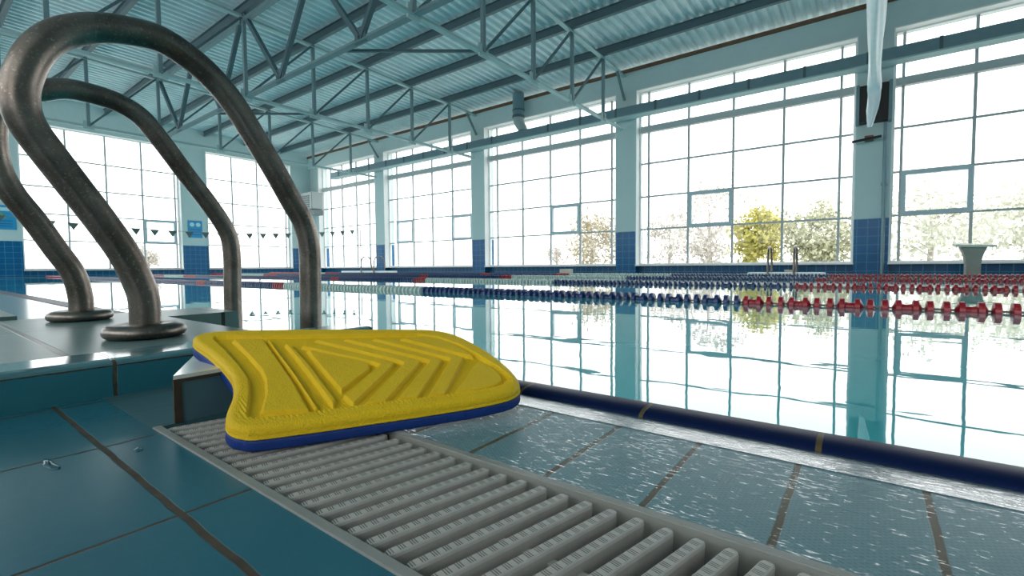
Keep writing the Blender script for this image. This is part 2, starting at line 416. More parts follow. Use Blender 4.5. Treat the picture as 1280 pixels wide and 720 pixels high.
def window(P, a, b, muls, vents, normal_axis, thick=None):
    """P(t, d, z): point on the window plane, t along the wall, d inwards"""
    wn[0] += 1
    def bx(mb, t0, t1, d0, d1, z0, z1):
        q = [P(t, d, z) for t in (t0, t1) for d in (d0, d1) for z in (z0, z1)]
        lo = [min(v[i] for v in q) for i in range(3)]; hi = [max(v[i] for v in q) for i in range(3)]
        mb.box(lo[0], hi[0], lo[1], hi[1], lo[2], hi[2]); return mb
    f = MB()
    bx(f, a, a+.06, -.05, .05, SILL, HEAD); bx(f, b-.06, b, -.05, .05, SILL, HEAD); bx(f, a+.06, b-.06, -.05, .05, HEAD-.05, HEAD); bx(f, a+.06, b-.06, -.05, .05, SILL, SILL+.05)
    fo = struct(f, 'window_%d' % wn[0], M['white'])
    g = MB(); bx(g, a-.01, b+.01, -.1, .32, SILL-.03, SILL); bx(g, a, a+.02, .05, .3, SILL, HEAD); bx(g, b-.02, b, .05, .3, SILL, HEAD); bx(g, a+.02, b-.02, .05, .28, HEAD-.02, HEAD)
    g.build('window_sill', M['white'], fo)
    p = MB(); bx(p, a+.06, b-.06, -.004, .004, SILL+.05, HEAD-.05); p.build('pane', M['glass'], fo)
    for t in muls:
        if a+.1 < t < b-.1:
            m_ = MB(); bx(m_, t-.027, t+.027, -.035, .035, SILL+.05, HEAD-.05); m_.build('mullion', M['frame'], fo)
    for z in ZB:
        m_ = MB()
        if thick and z > 4: bx(m_, a+.06, b-.06, -.07, .09, 4.22, 4.40)
        else: bx(m_, a+.06, b-.06, -.03, .03, z-.023, z+.023)
        m_.build('transom', M['frame'], fo)
    for t0, t1 in vents:
        m_ = MB(); e = .085
        for q in ((t0, t0+e, ZB[0], ZB[1]), (t1-e, t1, ZB[0], ZB[1]), (t0+e, t1-e, ZB[0], ZB[0]+e), (t0+e, t1-e, ZB[1]-e, ZB[1])): bx(m_, q[0], q[1], -.04, .075, q[2], q[3])
        m_.build('vent_sash', M['sash'], fo)
SC = YW/CF                                          # measured on the column plane
def PX(t, d, z): return (t, YW-d, z)
far_m = {0: [1.2, 2.4, 3.6, 4.8], 1: [.57, 1.745, 2.93, 4.1, 5.25], 2: [-5.30, -4.13, -2.95, -1.76, -.57], 3: [-11.15, -9.98, -8.79, -7.63, -6.5], 4: [-16.95, -15.88, -14.68, -13.5, -12.35], 5: [-22.2, -21.2, -20.0, -19.0]}
far_v = {1: [(.58, 1.76)], 2: [(-4.11, -2.95)], 3: [(-8.77, -7.64)], 4: [(-16.97, -15.86), (-13.52, -12.4)]}
for i, (a, b) in enumerate(wins):
    window(PX, a, b, far_m.get(i, []), far_v.get(i, []), 1, thick=True)
    portal(((a+b)/2, YW-.36, (SILL+HEAD)/2), (math.radians(-90), 0, 0), b-a, HEAD-SILL)
# left end wall
struct(MB().box(XL-.3, XL, YN, CF+.1, 0, SILL), 'wall_left_dado', M['dado_y'])
struct(MB().box(XL-.3, XL+.05, YN, CF+.3, 5.52, 7.4), 'wall_left', M['paint'])
lw = [(-3.5, 1.9), (2.85, 7.72), (8.72, 12.62)]
for a, b in ((YN, -3.5), (1.9, 2.85), (7.72, 8.72), (12.62, CF+.1)):
    struct(MB().box(XL-.3, XL+.05, a, b, 0, 5.52), 'wall_left_pier', M['col_y'])
HEAD = 5.52
def PY(t, d, z): return (XL-.2+d, t, z)
window(PY, *lw[0], [-2.3, -1.2, 0, 1.1], [], 0)
window(PY, *lw[1], [2.95, 4.12, 5.28, 6.43, 7.58], [(6.44, 7.57)], 0)
window(PY, *lw[2], [8.80, 9.9, 11.05, 12.45], [], 0)
for a, b in lw: portal((XL+.12, (a+b)/2, (SILL+HEAD)/2), (0, math.radians(-90), 0), HEAD-SILL, b-a)
HEAD = 5.45
# near wall (behind the photographer), its unseen windows added for light; blank right end wall
struct(MB().box(XL-.3, XR+.3, YN-.3, YN, 0, 1.5).box(XL-.3, XR+.3, YN-.3, YN, 5.0, 7.4), 'wall_near', M['paint'])
for i in range(6):
    c = 6.04-5.97*i
    struct(MB().box(c-.4, c+.4, YN-.3, YN, 1.5, 5.0), 'wall_near_pier', M['paint'])
    if c-5.57 > XL:
        struct(MB().box(c-5.57, c-.4, YN-.16, YN-.15, 1.5, 5.0), 'window_near', M['glass'])
        portal((c-2.985, YN+.02, 3.25), (math.radians(90), 0, 0), 5.17, 3.5)
struct(MB().box(6.44, XR+.3, YN-.3, YN, 1.5, 5.0), 'wall_near_end', M['paint'])
struct(MB().box(XR, XR+.3, YN, YW+.25, 0, 7.4), 'wall_right', M['paint'])

# corrugated roof
def roofz(y): return 6.24+.03*(13.6-y)
mb = MB(); pitch = .235; vs = []; fs = []
xs = []; x = XL-.3
while x < XR+.3:
    for dx, dz in ((0, 0), (.35, 0), (.5, .075), (.85, .075)): xs.append((x+dx*pitch, dz))
    x += pitch
ys = (YN-.2, YW+.3)
for y in ys:
    for (x, dz) in xs: vs.append((x, y, roofz(y)+dz))
n = len(xs)
for i in range(n-1): fs.append((i, n+i, n+i+1, i+1))
mb.add(vs, fs)
mb.add([(x, y, roofz(y)+.3) for x, y in ((XL-.4, YN-.3), (XR+.4, YN-.3), (XR+.4, YW+.4), (XL-.4, YW+.4))], [(0, 1, 2, 3)])
struct(mb, 'ceiling', M['roof'])

# ------------------------------------------------------------------ roof steelwork
nodes = [12.15, 10.42, 8.72, 7.02, 5.28, 3.58, 1.88, .18, -1.52, -3.22]
ZBOT = 4.35
def topz(y): return 5.97+.03*(13.6-y)
where = {-5.9: 'meeting the third column from the right', -11.87: 'meeting the fourth column from the right'}
def truss(X, label):
    t = thing('roof_truss', label, 'roof truss', (X, CF, ZBOT))
    MB().angle((X, CF-.15, ZBOT), (X, YN+.1, ZBOT), .075, .010).build('bottom_chord', M['steel_pale'], t)
    MB().angle((X, CF-.02, topz(CF)-.02), (X, YN+.1, topz(YN)-.02), .075, .010).build('top_chord', M['steel_pale'], t)
    for i, y in enumerate(nodes):
        MB().bar((X, y, ZBOT), (X, y, topz(y)), .075, .075, (0, 1, 0)).build('vertical_post', M['steel'], t)
        if i: MB().bar((X, y, ZBOT), (X, nodes[i-1], topz(nodes[i-1])), .05, .05).build('diagonal_brace', M['steel_dark'], t)
        MB().box(X-.02, X+.02, y-.13, y+.13, ZBOT-.10, ZBOT+.14).build('gusset_plate', M['steel_pale'], t)
    MB().bar((X, CF-.02, topz(CF)-.75), (X, CF-.55, topz(CF)-.05), .06, .06).build('knee_brace', M['steel'], t)
    return t
names = ['pale steel roof truss above the dark panel and hanging white sheet',
         'pale steel roof truss whose lower chord ends on the column beside the lone galvanised downpipe',
         'steel roof truss one bay beyond the downpipe, above two trees of window light',
         'steel roof truss farthest from the kickboard, nearest the end wall of windows']
names[2] = 'middle steel roof truss, second in from the end wall of windows'
for X, nm in zip((.03, -5.95, -11.9, -17.85), names): truss(X, nm)
ordn = ['window wall eave', 'second from the window wall', 'third from the window wall', 'fourth from the window wall', 'fifth from the window wall', 'sixth from the window wall', 'seventh from the window wall', 'eighth from the window wall', 'ninth from the window wall']
for i, y in enumerate(nodes[:9]):
    z = roofz(y)-.02; mb = MB()
    mb.box(XL, XR, y-.006, y+.006, z-.2, z).box(XL, XR, y-.05, y+.05, z-.212, z-.2).box(XL, XR, y-.05, y+.05, z-.006, z+.004)
    mb.build('roof_purlin', M['steel_dark'], None, 'long steel purlin under the roof sheets, '+('nearest the window wall eave' if i == 0 else ordn[i]), 'purlin', 'purlins under the roof sheets', at=(XL, y, z))
# longitudinal bracing between the trusses
for (xa, xb, lb) in ((-11.82, -6.03, 'nearer'), (-17.77, -11.98, 'farther'), (-5.87, -.05, 'overhead')):
    y = 5.28
    t = thing('bracing_frame', {'nearer': 'zigzag steel bracing frame running between the downpipe truss and the middle truss', 'farther': 'zigzag steel bracing frame between the middle truss and the truss by the end wall', 'overhead': 'zigzag steel bracing frame between the downpipe truss and the hanging sheet truss'}[lb], 'bracing', (xa, y, ZBOT))
    MB().angle((xa, y, ZBOT), (xb, y, ZBOT), .085).build('lower_rail', M['steel'], t)
    L = (xb-xa); pts = [(xa, 1), (xa+.27*L, 0), (xa+.5*L, 1), (xa+.77*L, 0), (xb, 1)]
    for (p, a), (q, b) in zip(pts, pts[1:]):
        MB().bar((p, y, topz(y) if a else ZBOT), (q, y, topz(y) if b else ZBOT), .09, .09).build('diagonal_brace', M['steel_dark'], t)
    MB().bar((xa, y, topz(y)-.12), (xb, y, topz(y)-.12), .1, .1).build('upper_rail', M['steel'], t)
    for p, a in pts:
        if not a: MB().box(p-.16, p+.16, y-.02, y+.02, ZBOT-.06, ZBOT+.22).build('gusset_plate', M['steel_dark'], t)
for (p, q, lb) in (((-8.0, 5.40, 4.37), (-6.05, 6.95, 4.37), 'thin diagonal wind brace running flat from the zigzag frame to the downpipe truss'),
                   ((-13.9, 5.40, 4.37), (-12.0, 6.95, 4.37), 'thin diagonal wind brace running flat from the farther zigzag frame to the middle truss')):
    MB().bar(p, q, .05, .05).build('wind_brace', M['steel_dark'], None, lb, 'brace', at=p)

# ------------------------------------------------------------------ air duct
dy = 13.25; t = thing('air_duct', 'long grey blue air duct running across the upper window wall', 'duct', (-9.5, dy, 4.55))
MB().box(-21.0, XR-.02, dy-.13, dy+.13, 4.60, 4.86).build('duct_body', M['duct'], t)
MB().box(-21.0, XR-.02, dy-.17, dy+.17, 4.565, 4.60).build('bottom_flange', M['steel_pale'], t)
x = -20.3
while x < 8.5:
    if not -10.2 < x < -9.0: MB().box(x-.03, x+.03, dy-.145, dy+.145, 4.60, 4.872).build('hanger', M['steel_dark'], t)
    x += 1.19
rp = thing('downpipe', 'galvanised vertical pipe dropping from the roof to the air duct', 'pipe', (-9.68, dy, 4.86))
MB().tube([(-9.68, dy, 6.17), (-9.68, dy, 5.35)], .20, 20).build('pipe', M['duct'], rp)
MB().tube([(-9.68, dy, 5.42), (-9.68, dy, 5.34)], .215, 20).tube([(-9.68, dy, 5.62), (-9.68, dy, 5.56)], .212, 20).build('clamp_ring', M['steel_dark'], rp)
MB().tube([(-9.68, dy, 5.35), (-9.66, dy, 5.2), (-9.6, dy, 5.08), (-9.52, dy, 4.97), (-9.5, dy, 4.93), (-9.5, dy, 4.88)], [.19, .18, .17, .16, .16, .17], 20).build('elbow', M['heater'], rp)

# ------------------------------------------------------------------ things on the window wall
t = thing('wall_panel', 'dark brown rectangular panel fixed to the column behind the hanging white sheet', 'panel', (.05, CF, 3.4))
MB().box(-.21, .31, 13.32, CF, 3.42, 4.22).build('panel_face', M['black'], t)
MB().box(-.27, -.21, 13.28, CF, 3.40, 4.24).box(.31, .37, 13.28, CF, 3.40, 4.24).build('side_rail', M['steel'], t)
mb = MB(); path = [(.03, 8.2, 4.19), (.03, 9.6, 4.19), (.03, 11.0, 4.18), (.035, 12.2, 4.17), (.04, 12.7, 4.12), (.05, 12.9, 3.98), (.05, 12.93, 3.75), (.03, 12.93, 3.5), (-.01, 12.93, 3.2)]; cp = catmull(path, 6); nv = len(cp); seg = 22; vs = []; fs = []
for i, p in enumerate(cp):
    s_ = i/(nv-1); r = (.105+.01*math.sin(s_*13))*(1 if s_ < .85 else max(.3, 1-(s_-.85)*4.6))
    tg = (cp[min(i+1, nv-1)]-cp[max(i-1, 0)]).normalized(); up_ = Vector((1, 0, 0)).cross(tg)
    for j in range(seg):
        th = 2*math.pi*j/seg; k_ = 1+.16*math.sin(3*th+s_*5)+.10*math.sin(7*th-s_*9)
        vs.append(p+Vector((1, 0, 0))*math.cos(th)*r*k_+up_*math.sin(th)*r*.8*k_)
for i in range(nv-1):
    for j in range(seg): fs.append((i*seg+j, i*seg+(j+1) % seg, (i+1)*seg+(j+1) % seg, (i+1)*seg+j))
mb.add(vs, fs, True); mb.add(vs[-seg:], [tuple(range(seg))])
mb.build('plastic_sheet', M['plastic'], None, 'long white crumpled plastic sheet slung under a truss, hanging before the dark panel', 'plastic sheet', at=(.03, 12.9, 4.0))
t = thing('wall_bracket', 'small rusty lamp bracket on the column below the hanging white sheet', 'bracket', (.0, CF, 3.0))
MB().box(-.1, .06, 13.3, CF, 3.02, 3.10).build('arm', M['rust'], t)
MB().tube([(-.33, 13.3, 3.0), (.20, 13.3, 3.05)], .03, 8).build('cross_bar', M['black'], t)
MB().tube([(.275, 13.56, 0), (.275, 13.56, 3.4)], .038, 10).tube([(.275, 13.56, 2.0), (.275, 13.56, 2.05)], .06, 10).build('wall_pipe', M['duct'], None, 'grey vertical pipe running up the column beside the starting block', 'pipe', at=(.275, 13.56, 0))
t = thing('unit_heater', 'grey louvred box heater mounted high in the far corner', 'heater', (-22.8, 13.4, 3.2))
MB().box(-23.6, -22.55, 13.0, 13.65, 3.25, 4.12).build('case', M['heater'], t, bevel=.04)
for i in range(6): MB().box(-23.4, -22.75, 12.97, 13.01, 3.34+i*.11, 3.40+i*.11).build('louvre', M['heater_dark'], t)
MB().box(-22.9, -22.5, 13.1, 13.6, 2.95, 3.22).build('mounting_bracket', M['heater_dark'], t)

# signs on the end wall
t = thing('notice_sign', 'small blue notice with two round symbols on the end wall pier', 'sign', (XL+.06, 8.22, 1.6))
MB().box(XL+.05, XL+.07, 7.94, 8.50, 1.62, 2.38).build('board', M['sign'], t)
for yy in (8.10, 8.34): MB().lathe((XL+.07, yy, 2.2), [(.09, 0), (.09, .008)], 20, 'x').build('round_symbol', M['sign_light'], t)
for zz in (1.98, 1.88, 1.76): MB().box(XL+.07, XL+.076, 8.0, 8.44, zz-.02, zz+.02).build('text_line', M['sign_dark'], t)
t = thing('information_sign', 'large blue notice board at the left edge of the end wall', 'sign', (XL+.06, 2.4, 1.65))
MB().box(XL+.05, XL+.07, 2.02, 2.72, 1.66, 2.50).build('board', M['sign'], t)
MB().box(XL+.07, XL+.076, 2.06, 2.68, 2.30, 2.42).build('pale_heading', M['sign_light'], t)
MB().add([(XL+.072, 2.08, 2.08), (XL+.072, 2.5, 2.06), (XL+.072, 2.36, 2.24), (XL+.08, 2.08, 2.08), (XL+.08, 2.5, 2.06), (XL+.08, 2.36, 2.24)], [(0, 1, 2), (5, 4, 3), (0, 3, 4, 1), (1, 4, 5, 2), (2, 5, 3, 0)]).build('green_picture', M['sign_green'], t)
for zz in (1.96, 1.86, 1.78): MB().box(XL+.07, XL+.076, 2.1, 2.62, zz-.018, zz+.018).build('text_line', M['sign_dark'], t)

# ------------------------------------------------------------------ far side of the pool
t = thing('starting_block', 'concrete starting block with flared pedestal and pale slab top', 'starting block', (1.68, 13.0, 0))
mb = MB(); prof = [(.105, .0), (.105, .20), (.122, .34), (.155, .47), (.195, .56)]
vs = []
for hw, z in prof:
    vs += [(1.68-hw, 12.85, z), (1.68+hw, 12.85, z), (1.68+hw, 13.15, z), (1.68-hw, 13.15, z)]
fs = [(3, 2, 1, 0)]+[(i*4+j, i*4+(j+1) % 4, i*4+4+(j+1) % 4, i*4+4+j) for i in range(4) for j in range(4)]+[(16, 17, 18, 19)]
mb.add(vs, fs).build('pedestal', M['concrete'], t)
mb = MB(); mb.add([(1.40, 12.75, .555), (1.98, 12.75, .535), (1.98, 13.22, .575), (1.40, 13.22, .60), (1.40, 12.75, .60), (1.98, 12.75, .575), (1.98, 13.22, .615), (1.40, 13.22, .64)],
    [(3, 2, 1, 0), (4, 5, 6, 7), (0, 1, 5, 4), (1, 2, 6, 5), (2, 3, 7, 6), (3, 0, 4, 7)]); mb.build('top_slab', M['block_top'], t)
def ladder_loop(name, X0, X1, label, h, yb):
    t = thing(name, label, 'pool ladder', ((X0+X1)/2, yb, 0))
    for X in (X0, X1):
        pts = catmull([(X, yb+.38, .02), (X, yb+.38, .25), (X, yb+.30, h-.1), (X, yb+.12, h), (X, yb-.1, h-.08), (X, yb-.18, .3), (X, yb-.18, -.3)], 6)
        MB().tube(pts, .025, 8).build('handrail', M['tube'], t)
    for z in (-.25, -.1): MB().box(X0, X1, yb-.2, yb-.14, z-.015, z+.015).build('tread', M['tube'], t)
ladder_loop('pool_ladder', -1.86, -1.33, 'pool ladder with two steel hoops before the yellow green bush', .66, 12.65)
ladder_loop('pool_ladder', -17.75, -16.85, 'pool ladder with two steel hoops on the far edge near the end wall', .72, 12.65)
MB().box(-2.3, -.75, 12.5, 12.95, 0.0, .045).build('edge_slab', M['white'], None, 'white slab in the far pool edge under the ladder before the bush', 'slab', at=(-1.5, 12.7, 0))
MB().box(-19.3, -15.9, 12.5, 12.95, 0.0, .09).build('edge_slab', M['white'], None, 'long white slab under the ladder near the end wall', 'slab', at=(-17.5, 12.7, 0))
MB().box(-1.62, -1.42, 13.3, 13.5, 0.0, .1).build('floor_box', M['block_top'], None, 'small beige box against the blue dado behind the far ladder', 'box', at=(-1.5, 13.4, 0))
MB().box(-7.9, -7.55, 13.0, 13.25, 0.0, .14).build('floor_box', M['block_top'], None, 'small beige box by the dado below the tan tree window', 'box', at=(-7.7, 13.1, 0))

# ------------------------------------------------------------------ lane lines
SINGLE = [(.010, -.0205), (.047, -.0120), (.047, .0120), (.010, .0205)]
DOUBLE = [(.010, -.062), (.047, -.047), (.047, -.024), (.026, -.019), (.022, 0), (.026, .019), (.047, .024), (.047, .047), (.010, .062)]
def disc_mesh(nm, prof, mat):
    mb = MB().lathe((0, 0, 0), prof, 20, 'x')
    me = bpy.data.meshes.new(nm); me.from_pydata(mb.v, [], mb.f); me.materials.append(mat); me.update(); return me
DM = {(c, d): disc_mesh('double_float' if d else 'float', DOUBLE if d else SINGLE, M[c]) for c in ('red', 'navy', 'pale') for d in (0, 1)}
def lane_col(x):
    if x > -.6: return 'red'
    if x > -3.65: return 'navy'
    if x > -6.45: return 'pale'
    if x > -6.8: return 'red'
    if x > -9.15: return 'navy'
    if x > -9.5: return 'red'
    if x > -17.2: return 'navy'
    if x > -18.2: return 'red'
    if x > -20: return 'pale'
    return 'red'
def lane_line(Y, label):
    t = thing('lane_line', label, 'lane line', (0, Y, .0), 'lane lines across the pool')
    MB().tube([(x0+.02, Y, .004), (x1-.02, Y, .004)], .006, 6).build('cable', M['cable'], t)
    items = []; x = PH[Y]+.25*16
    while x > x0+.1:
        items += [(q, d) for q, d in ((x, 1), (x-.093, 0), (x-.157, 0)) if q < x1-.1]; x -= .25
    items.sort(key=lambda q: -q[0])
    vis = [q for q in items if q[0] < {3.3: .75, 5.9: 1.2, 8.5: 1.8, 11.0: 2.3}[Y]]       # what the frame shows
    near = set(vis[:100]); rest = MB(); idx = []
    for q in items:
        x, d = q; c = lane_col(x)
        if q in near:
            o = bpy.data.objects.new('double_float' if d else 'float', DM[(c, d)]); COL.objects.link(o); o.parent = t; o.location = (x, 0, .002)
        else:
            k0 = len(rest.f); rest.lathe((x, Y, .002), DOUBLE if d else SINGLE, 10, 'x'); idx += [('red', 'navy', 'pale').index(c)]*(len(rest.f)-k0)
    rest.s = [False]*len(rest.f)
    mats = [M['red'], M['navy'], M['pale']]; o = rest.build('distant_floats', mats, t, kind='stuff')
    o.data.polygons.foreach_set('material_index', idx); o.data.update()
PH = {3.3: .428, 5.9: .944, 8.5: .70, 11.0: .55}
lane_line(3.3, 'lane line of red, navy and pale floats nearest the kickboard')
lane_line(5.9, 'second lane line of floats out from the kickboard')
lane_line(8.5, 'third lane line of floats out from the kickboard')
lane_line(11.0, 'farthest lane line of floats, close to the window wall')

# backstroke flags
t = thing('flag_line', 'string of small grey pennants hanging across the far end of the pool', 'flag line', (-18.5, 7.5, 1.6))
fz = lambda y: 1.52+.0105*(y-7.2)**2+.018*(y-7.2)
MB().tube([(-18.5, 1.0+.4*i, fz(1.0+.4*i)) for i in range(31)], .006, 6).build('string', M['cable'], t)
y = 1.3
while y < 13:
    z = fz(y); MB().add([(-18.5, y-.13, z), (-18.5, y+.13, z), (-18.5+.01, y, z-.21), (-18.496, y-.13, z), (-18.496, y+.13, z), (-18.486, y, z-.21)], [(0, 1, 2), (5, 4, 3), (0, 3, 4, 1), (1, 4, 5, 2), (2, 5, 3, 0)]).build('pennant', M['flag'], t); y += .49
MB().tube([(-18.5, 13.0, 0), (-18.5, 13.0, 2.0)], .02, 8).build('flag_post', M['cable'], t)
MB().tube([(-18.5, .6, 0), (-18.5, .6, 2.0)], .02, 8).tube([(-18.5, .6, 1.97), (-18.5, 1.0, fz(1.0))], .006, 6).build('flag_post', M['cable'], t)

# ------------------------------------------------------------------ platform with the handrails
PZ = .071
struct(MB().box(-2.44, -1.31, -.9, .62, 0, PZ).box(-2.44, -2.10, .62, .87, 0, PZ), 'floor_platform', M['platform'])
struct(MB().box(-1.31, -1.18, -.9, .865, .0, PZ-.009), 'floor_platform_riser', M['riser'])
mb = MB(); prof = [(-1.312, PZ-.009), (-1.312, PZ+.001), (-1.205, PZ+.001), (-1.188, PZ-.0005), (-1.180, PZ-.0045), (-1.178, PZ-.009)]
vs = [(x, y, z) for y in (-.9, .865) for x, z in prof]; n = len(prof)
mb.add(vs, [(i, i+1, n+i+1, n+i) for i in range(n)[:-1]]+[(n-1, 0, n, 2*n-1), tuple(range(n)), tuple(range(n, 2*n))[::-1]])
def nosing_tile():
    k = N('glazed_nosing_tile'); p = k.pos(); g = k.grid(p[1], .258, .30, .005)
    c = k.mix(k.noise(k.posv(), 9, 3), (.06, .17, .20), (.09, .21, .24)); c = k.mix(g, c, (.07, .055, .04))
    k.bsdf(c, .10, 0, k.bump(k.math('SUBTRACT', k.math('MULTIPLY', k.noise(k.posv(), 30, 2), .15), g), .2, .002)); return k.m
struct(mb, 'trim_4', nosing_tile())
struct(MB().box(-4.6, -2.47, -.9, .27, 0, .083), 'floor_platform_rear', M['platform'])
# wedge shaped ledge closing the gutter
poly = [(-.888, .272), (-.888, .66), (-1.178, .66), (-1.178, .42)]
struct(MB().prism(poly, 0, .066), 'trim_5', M['ledge_face'])
struct(MB().prism([(-.886, .266), (-.886, .66), (-1.178, .66), (-1.178, .414)], .0715, .078), 'trim_6', M['ledge_top'])
mb = MB().box(-.892, -.8855, .27, .66, .066, .0715).box(-.890, -.8850, .266, .277, 0, .0715); mb.prism([(-.888, .27), (-.9, .29), (-1.178, .43), (-1.178, .416)], .066, .0715)
struct(mb, 'trim_7', M['grout'])

def handrail(X, YZ, label):
    base = (X, YZ[0][0], PZ)
    t = thing('handrail', label, 'pool handrail', base)
    pts = [(X, YZ[0][0], PZ)]+[(X, y, z) for y, z in YZ[1:]]+[(X, YZ[-1][0]-.002, -.35), (X, YZ[-1][0]-.002, -.8)]
    MB().tube(catmull(pts, 8), .0345, 32).build('tube', M['tube'], t)
    MB().lathe(base, [(.035, .001), (.078, .001), (.086, .005), (.090, .012), (.0905, .019), (.087, .027), (.078, .033), (.064, .036), (.050, .036), (.040, .034), (.0345, .036)], 40).build('base_flange', M['tube'], t)
handrail(-1.52, [(0.399, 0.095), (0.4, 0.16), (0.39, 0.212), (0.363, 0.288), (0.318, 0.373), (0.272, 0.451), (0.232, 0.519), (0.202, 0.573), (0.19, 0.62), (0.194, 0.674), (0.217, 0.741), (0.251, 0.791), (0.295, 0.825), (0.345, 0.848), (0.404, 0.861), (0.463, 0.863), (0.529, 0.837), (0.59, 0.794), (0.64, 0.739), (0.695, 0.656), (0.751, 0.567), (0.806, 0.471), (0.845, 0.403), (0.863, 0.328), (0.865, 0.23), (0.862, 0.045)],
         'curved steel pool handrail nearest the yellow kickboard')
handrail(-2.22, [(0.398, 0.071), (0.401, 0.148), (0.385, 0.236), (0.344, 0.319), (0.295, 0.417), (0.247, 0.501), (0.219, 0.581), (0.212, 0.676), (0.224, 0.746), (0.25, 0.793), (0.284, 0.828), (0.33, 0.851), (0.384, 0.873), (0.448, 0.877), (0.53, 0.866), (0.601, 0.828), (0.662, 0.75), (0.739, 0.637), (0.825, 0.516), (0.887, 0.408), (0.903, 0.311), (0.900, 0.139), (0.900, 0.002)],
         'curved steel pool handrail behind the nearer one, farther from the kickboard')

# ------------------------------------------------------------------ drain grate
gx0 = -.888
t = thing('drain_grate', 'grey plastic gutter grate of slanted bars under the yellow kickboard', 'drain grate', (-.3, .35, 0))
MB().box(gx0, 1.2, .2365, .2475, -.03, .0025).build('side_rail', M['grate_rail'], t, bevel=.001)
MB().box(gx0, 1.2, .4455, .4563, -.03, .0015).build('side_rail', M['grate_rail'], t, bevel=.001)
def grate_bar(xl):
    """bar from (xl, .248) to (xl + skew, .438); UV x = length along, y = 1 on the tread"""
    p = Vector((xl, .2495, 0)); q = Vector((xl+.0445, .4375, 0)); d = (q-p); L = d.length; d.normalize(); sd = Vector((-d.y, d.x, 0)); hw = .0063
    bm = bmesh.new(); uvl = bm.loops.layers.uv.new('UVMap')
    st = []
    for u, k_ in ((0, .45), (.0022, .80), (.0055, 1), (L-.0055, 1), (L-.0022, .80), (L, .45)):
        ring = []
        for wv, z in ((-1, -.038), (-1, -.0035), (-.88, -.001), (-.66, 0), (.66, 0), (.88, -.001), (1, -.0035), (1, -.038)):
            taper = 1 if z > -.02 else .62
            v = bm.verts.new(p+d*u+sd*(wv*hw*k_*taper)+Vector((0, 0, z-(1-k_)*.002))); ring.append((v, u, 1.0 if abs(wv) < .7 else 0.0))
        st.append(ring)
    def face(r4):
        f = bm.faces.new([a[0] for a in r4]); f.smooth = False
        topf = 1.0 if all(a[2] > .5 for a in r4) else 0.0
        for lp, a in zip(f.loops, r4): lp[uvl].uv = (a[1], topf)
    for a, b in zip(st, st[1:]):
        for j in range(7): face((a[j], b[j], b[j+1], a[j+1]))
    face(st[0]); face(st[-1][::-1])
    bm.normal_update(); bmesh.ops.recalc_face_normals(bm, faces=bm.faces)
    me = bpy.data.meshes.new('bar'); bm.to_mesh(me); bm.free(); me.materials.append(M['grate'])
    return me
bar_me = grate_bar(0); bar_me.transform(Matrix.Translation(-ORG[t.name]))
nb = 40
for i in range(nb):
    o = bpy.data.objects.new('bar', bar_me); COL.objects.link(o); o.parent = t; o.location = (-.868+.0283*i+random.uniform(-.0006, .0006), 0, random.uniform(-.0006, .0004))
MB().box(gx0, 1.2, .338, .346, -.034, -.012).build('centre_rib', M['grate'], t)

# ------------------------------------------------------------------ kickboard
A = Vector((-.67598559, .26022234, .0045)); EU = Vector((.539348637, .842082566, 0)); EV = Vector((-.9514861, .21796634, .21717474)); NN = Vector((.19370571, -.1240673, .97318313)).normalized()
ctrl = [(.0052, .033), (.0048, .019), (.009, .007), (.017, -.001), (.032, -.008), (.08, -.008), (.134, -.006), (.185, -.003), (.24, 0), (.292, .004), (.352, .009), (.403, .018), (.431, .030), (.452, .050), (.470, .092), (.482, .146), (.488, .2), (.488, .25), (.483, .295), (.470, .325), (.450, .343), (.42, .355), (.33, .371), (.263, .383), (.19, .395), (.117, .404), (.06, .408), (.032, .404), (.013, .393), (.004, .375), (.005, .35), (.018, .30), (.030, .24), (.036, .18), (.033, .14), (.024, .10), (.011, .060)]
pl = [Vector((u, v, 0)) for u, v in ctrl]; m_ = len(pl); out = []
for i in range(m_):
    p0, p1, p2, p3 = pl[i-1], pl[i], pl[(i+1) % m_], pl[(i+2) % m_]
    for j in range(12):
        s_ = j/12; out.append(.5*((2*p1)+(p2-p0)*s_+(2*p0-5*p1+4*p2-p3)*s_*s_+(3*p1-p0-3*p2+p3)*s_**3))
OUT = np.array([(p.x, p.y) for p in out])
# even spacing around the outline
seg_ = np.linalg.norm(np.roll(OUT, -1, 0)-OUT, axis=1); cum = np.concatenate([[0], np.cumsum(seg_)]); NR = 900
tt = np.linspace(0, cum[-1], NR, endpoint=False); cl = np.vstack([OUT, OUT[:1]])
OUT = np.stack([np.interp(tt, cum, cl[:, 0]), np.interp(tt, cum, cl[:, 1])], 1)
def sdf(P, poly):
    poly = np.asarray(poly, float); d = np.full(len(P), 1e9); ins = np.zeros(len(P), bool); n = len(poly)
    for i in range(n):
        a, b = poly[i], poly[(i+1) % n]; ab = b-a; ap = P-a
        h = np.clip((ap@ab)/(ab@ab+1e-18), 0, 1); d = np.minimum(d, np.linalg.norm(ap-h[:, None]*ab, axis=1))
        c = ((a[1] > P[:, 1]) != (b[1] > P[:, 1])) & (P[:, 0] < (b[0]-a[0])*(P[:, 1]-a[1])/(b[1]-a[1]+1e-18)+a[0]); ins ^= c
    return np.where(ins, -d, d)
rings = 240
ctr = np.array([.235, .195])
rr = np.concatenate([1-np.linspace(0, 1, 60)**1.4*.22, np.linspace(.78, 0.004, rings-60+1)[1:]])
PTS = np.concatenate([ctr+(OUT-ctr)*r for r in rr])
D = -sdf(PTS, OUT[::3])
D[:NR] = 0; D = np.maximum(D, 0)
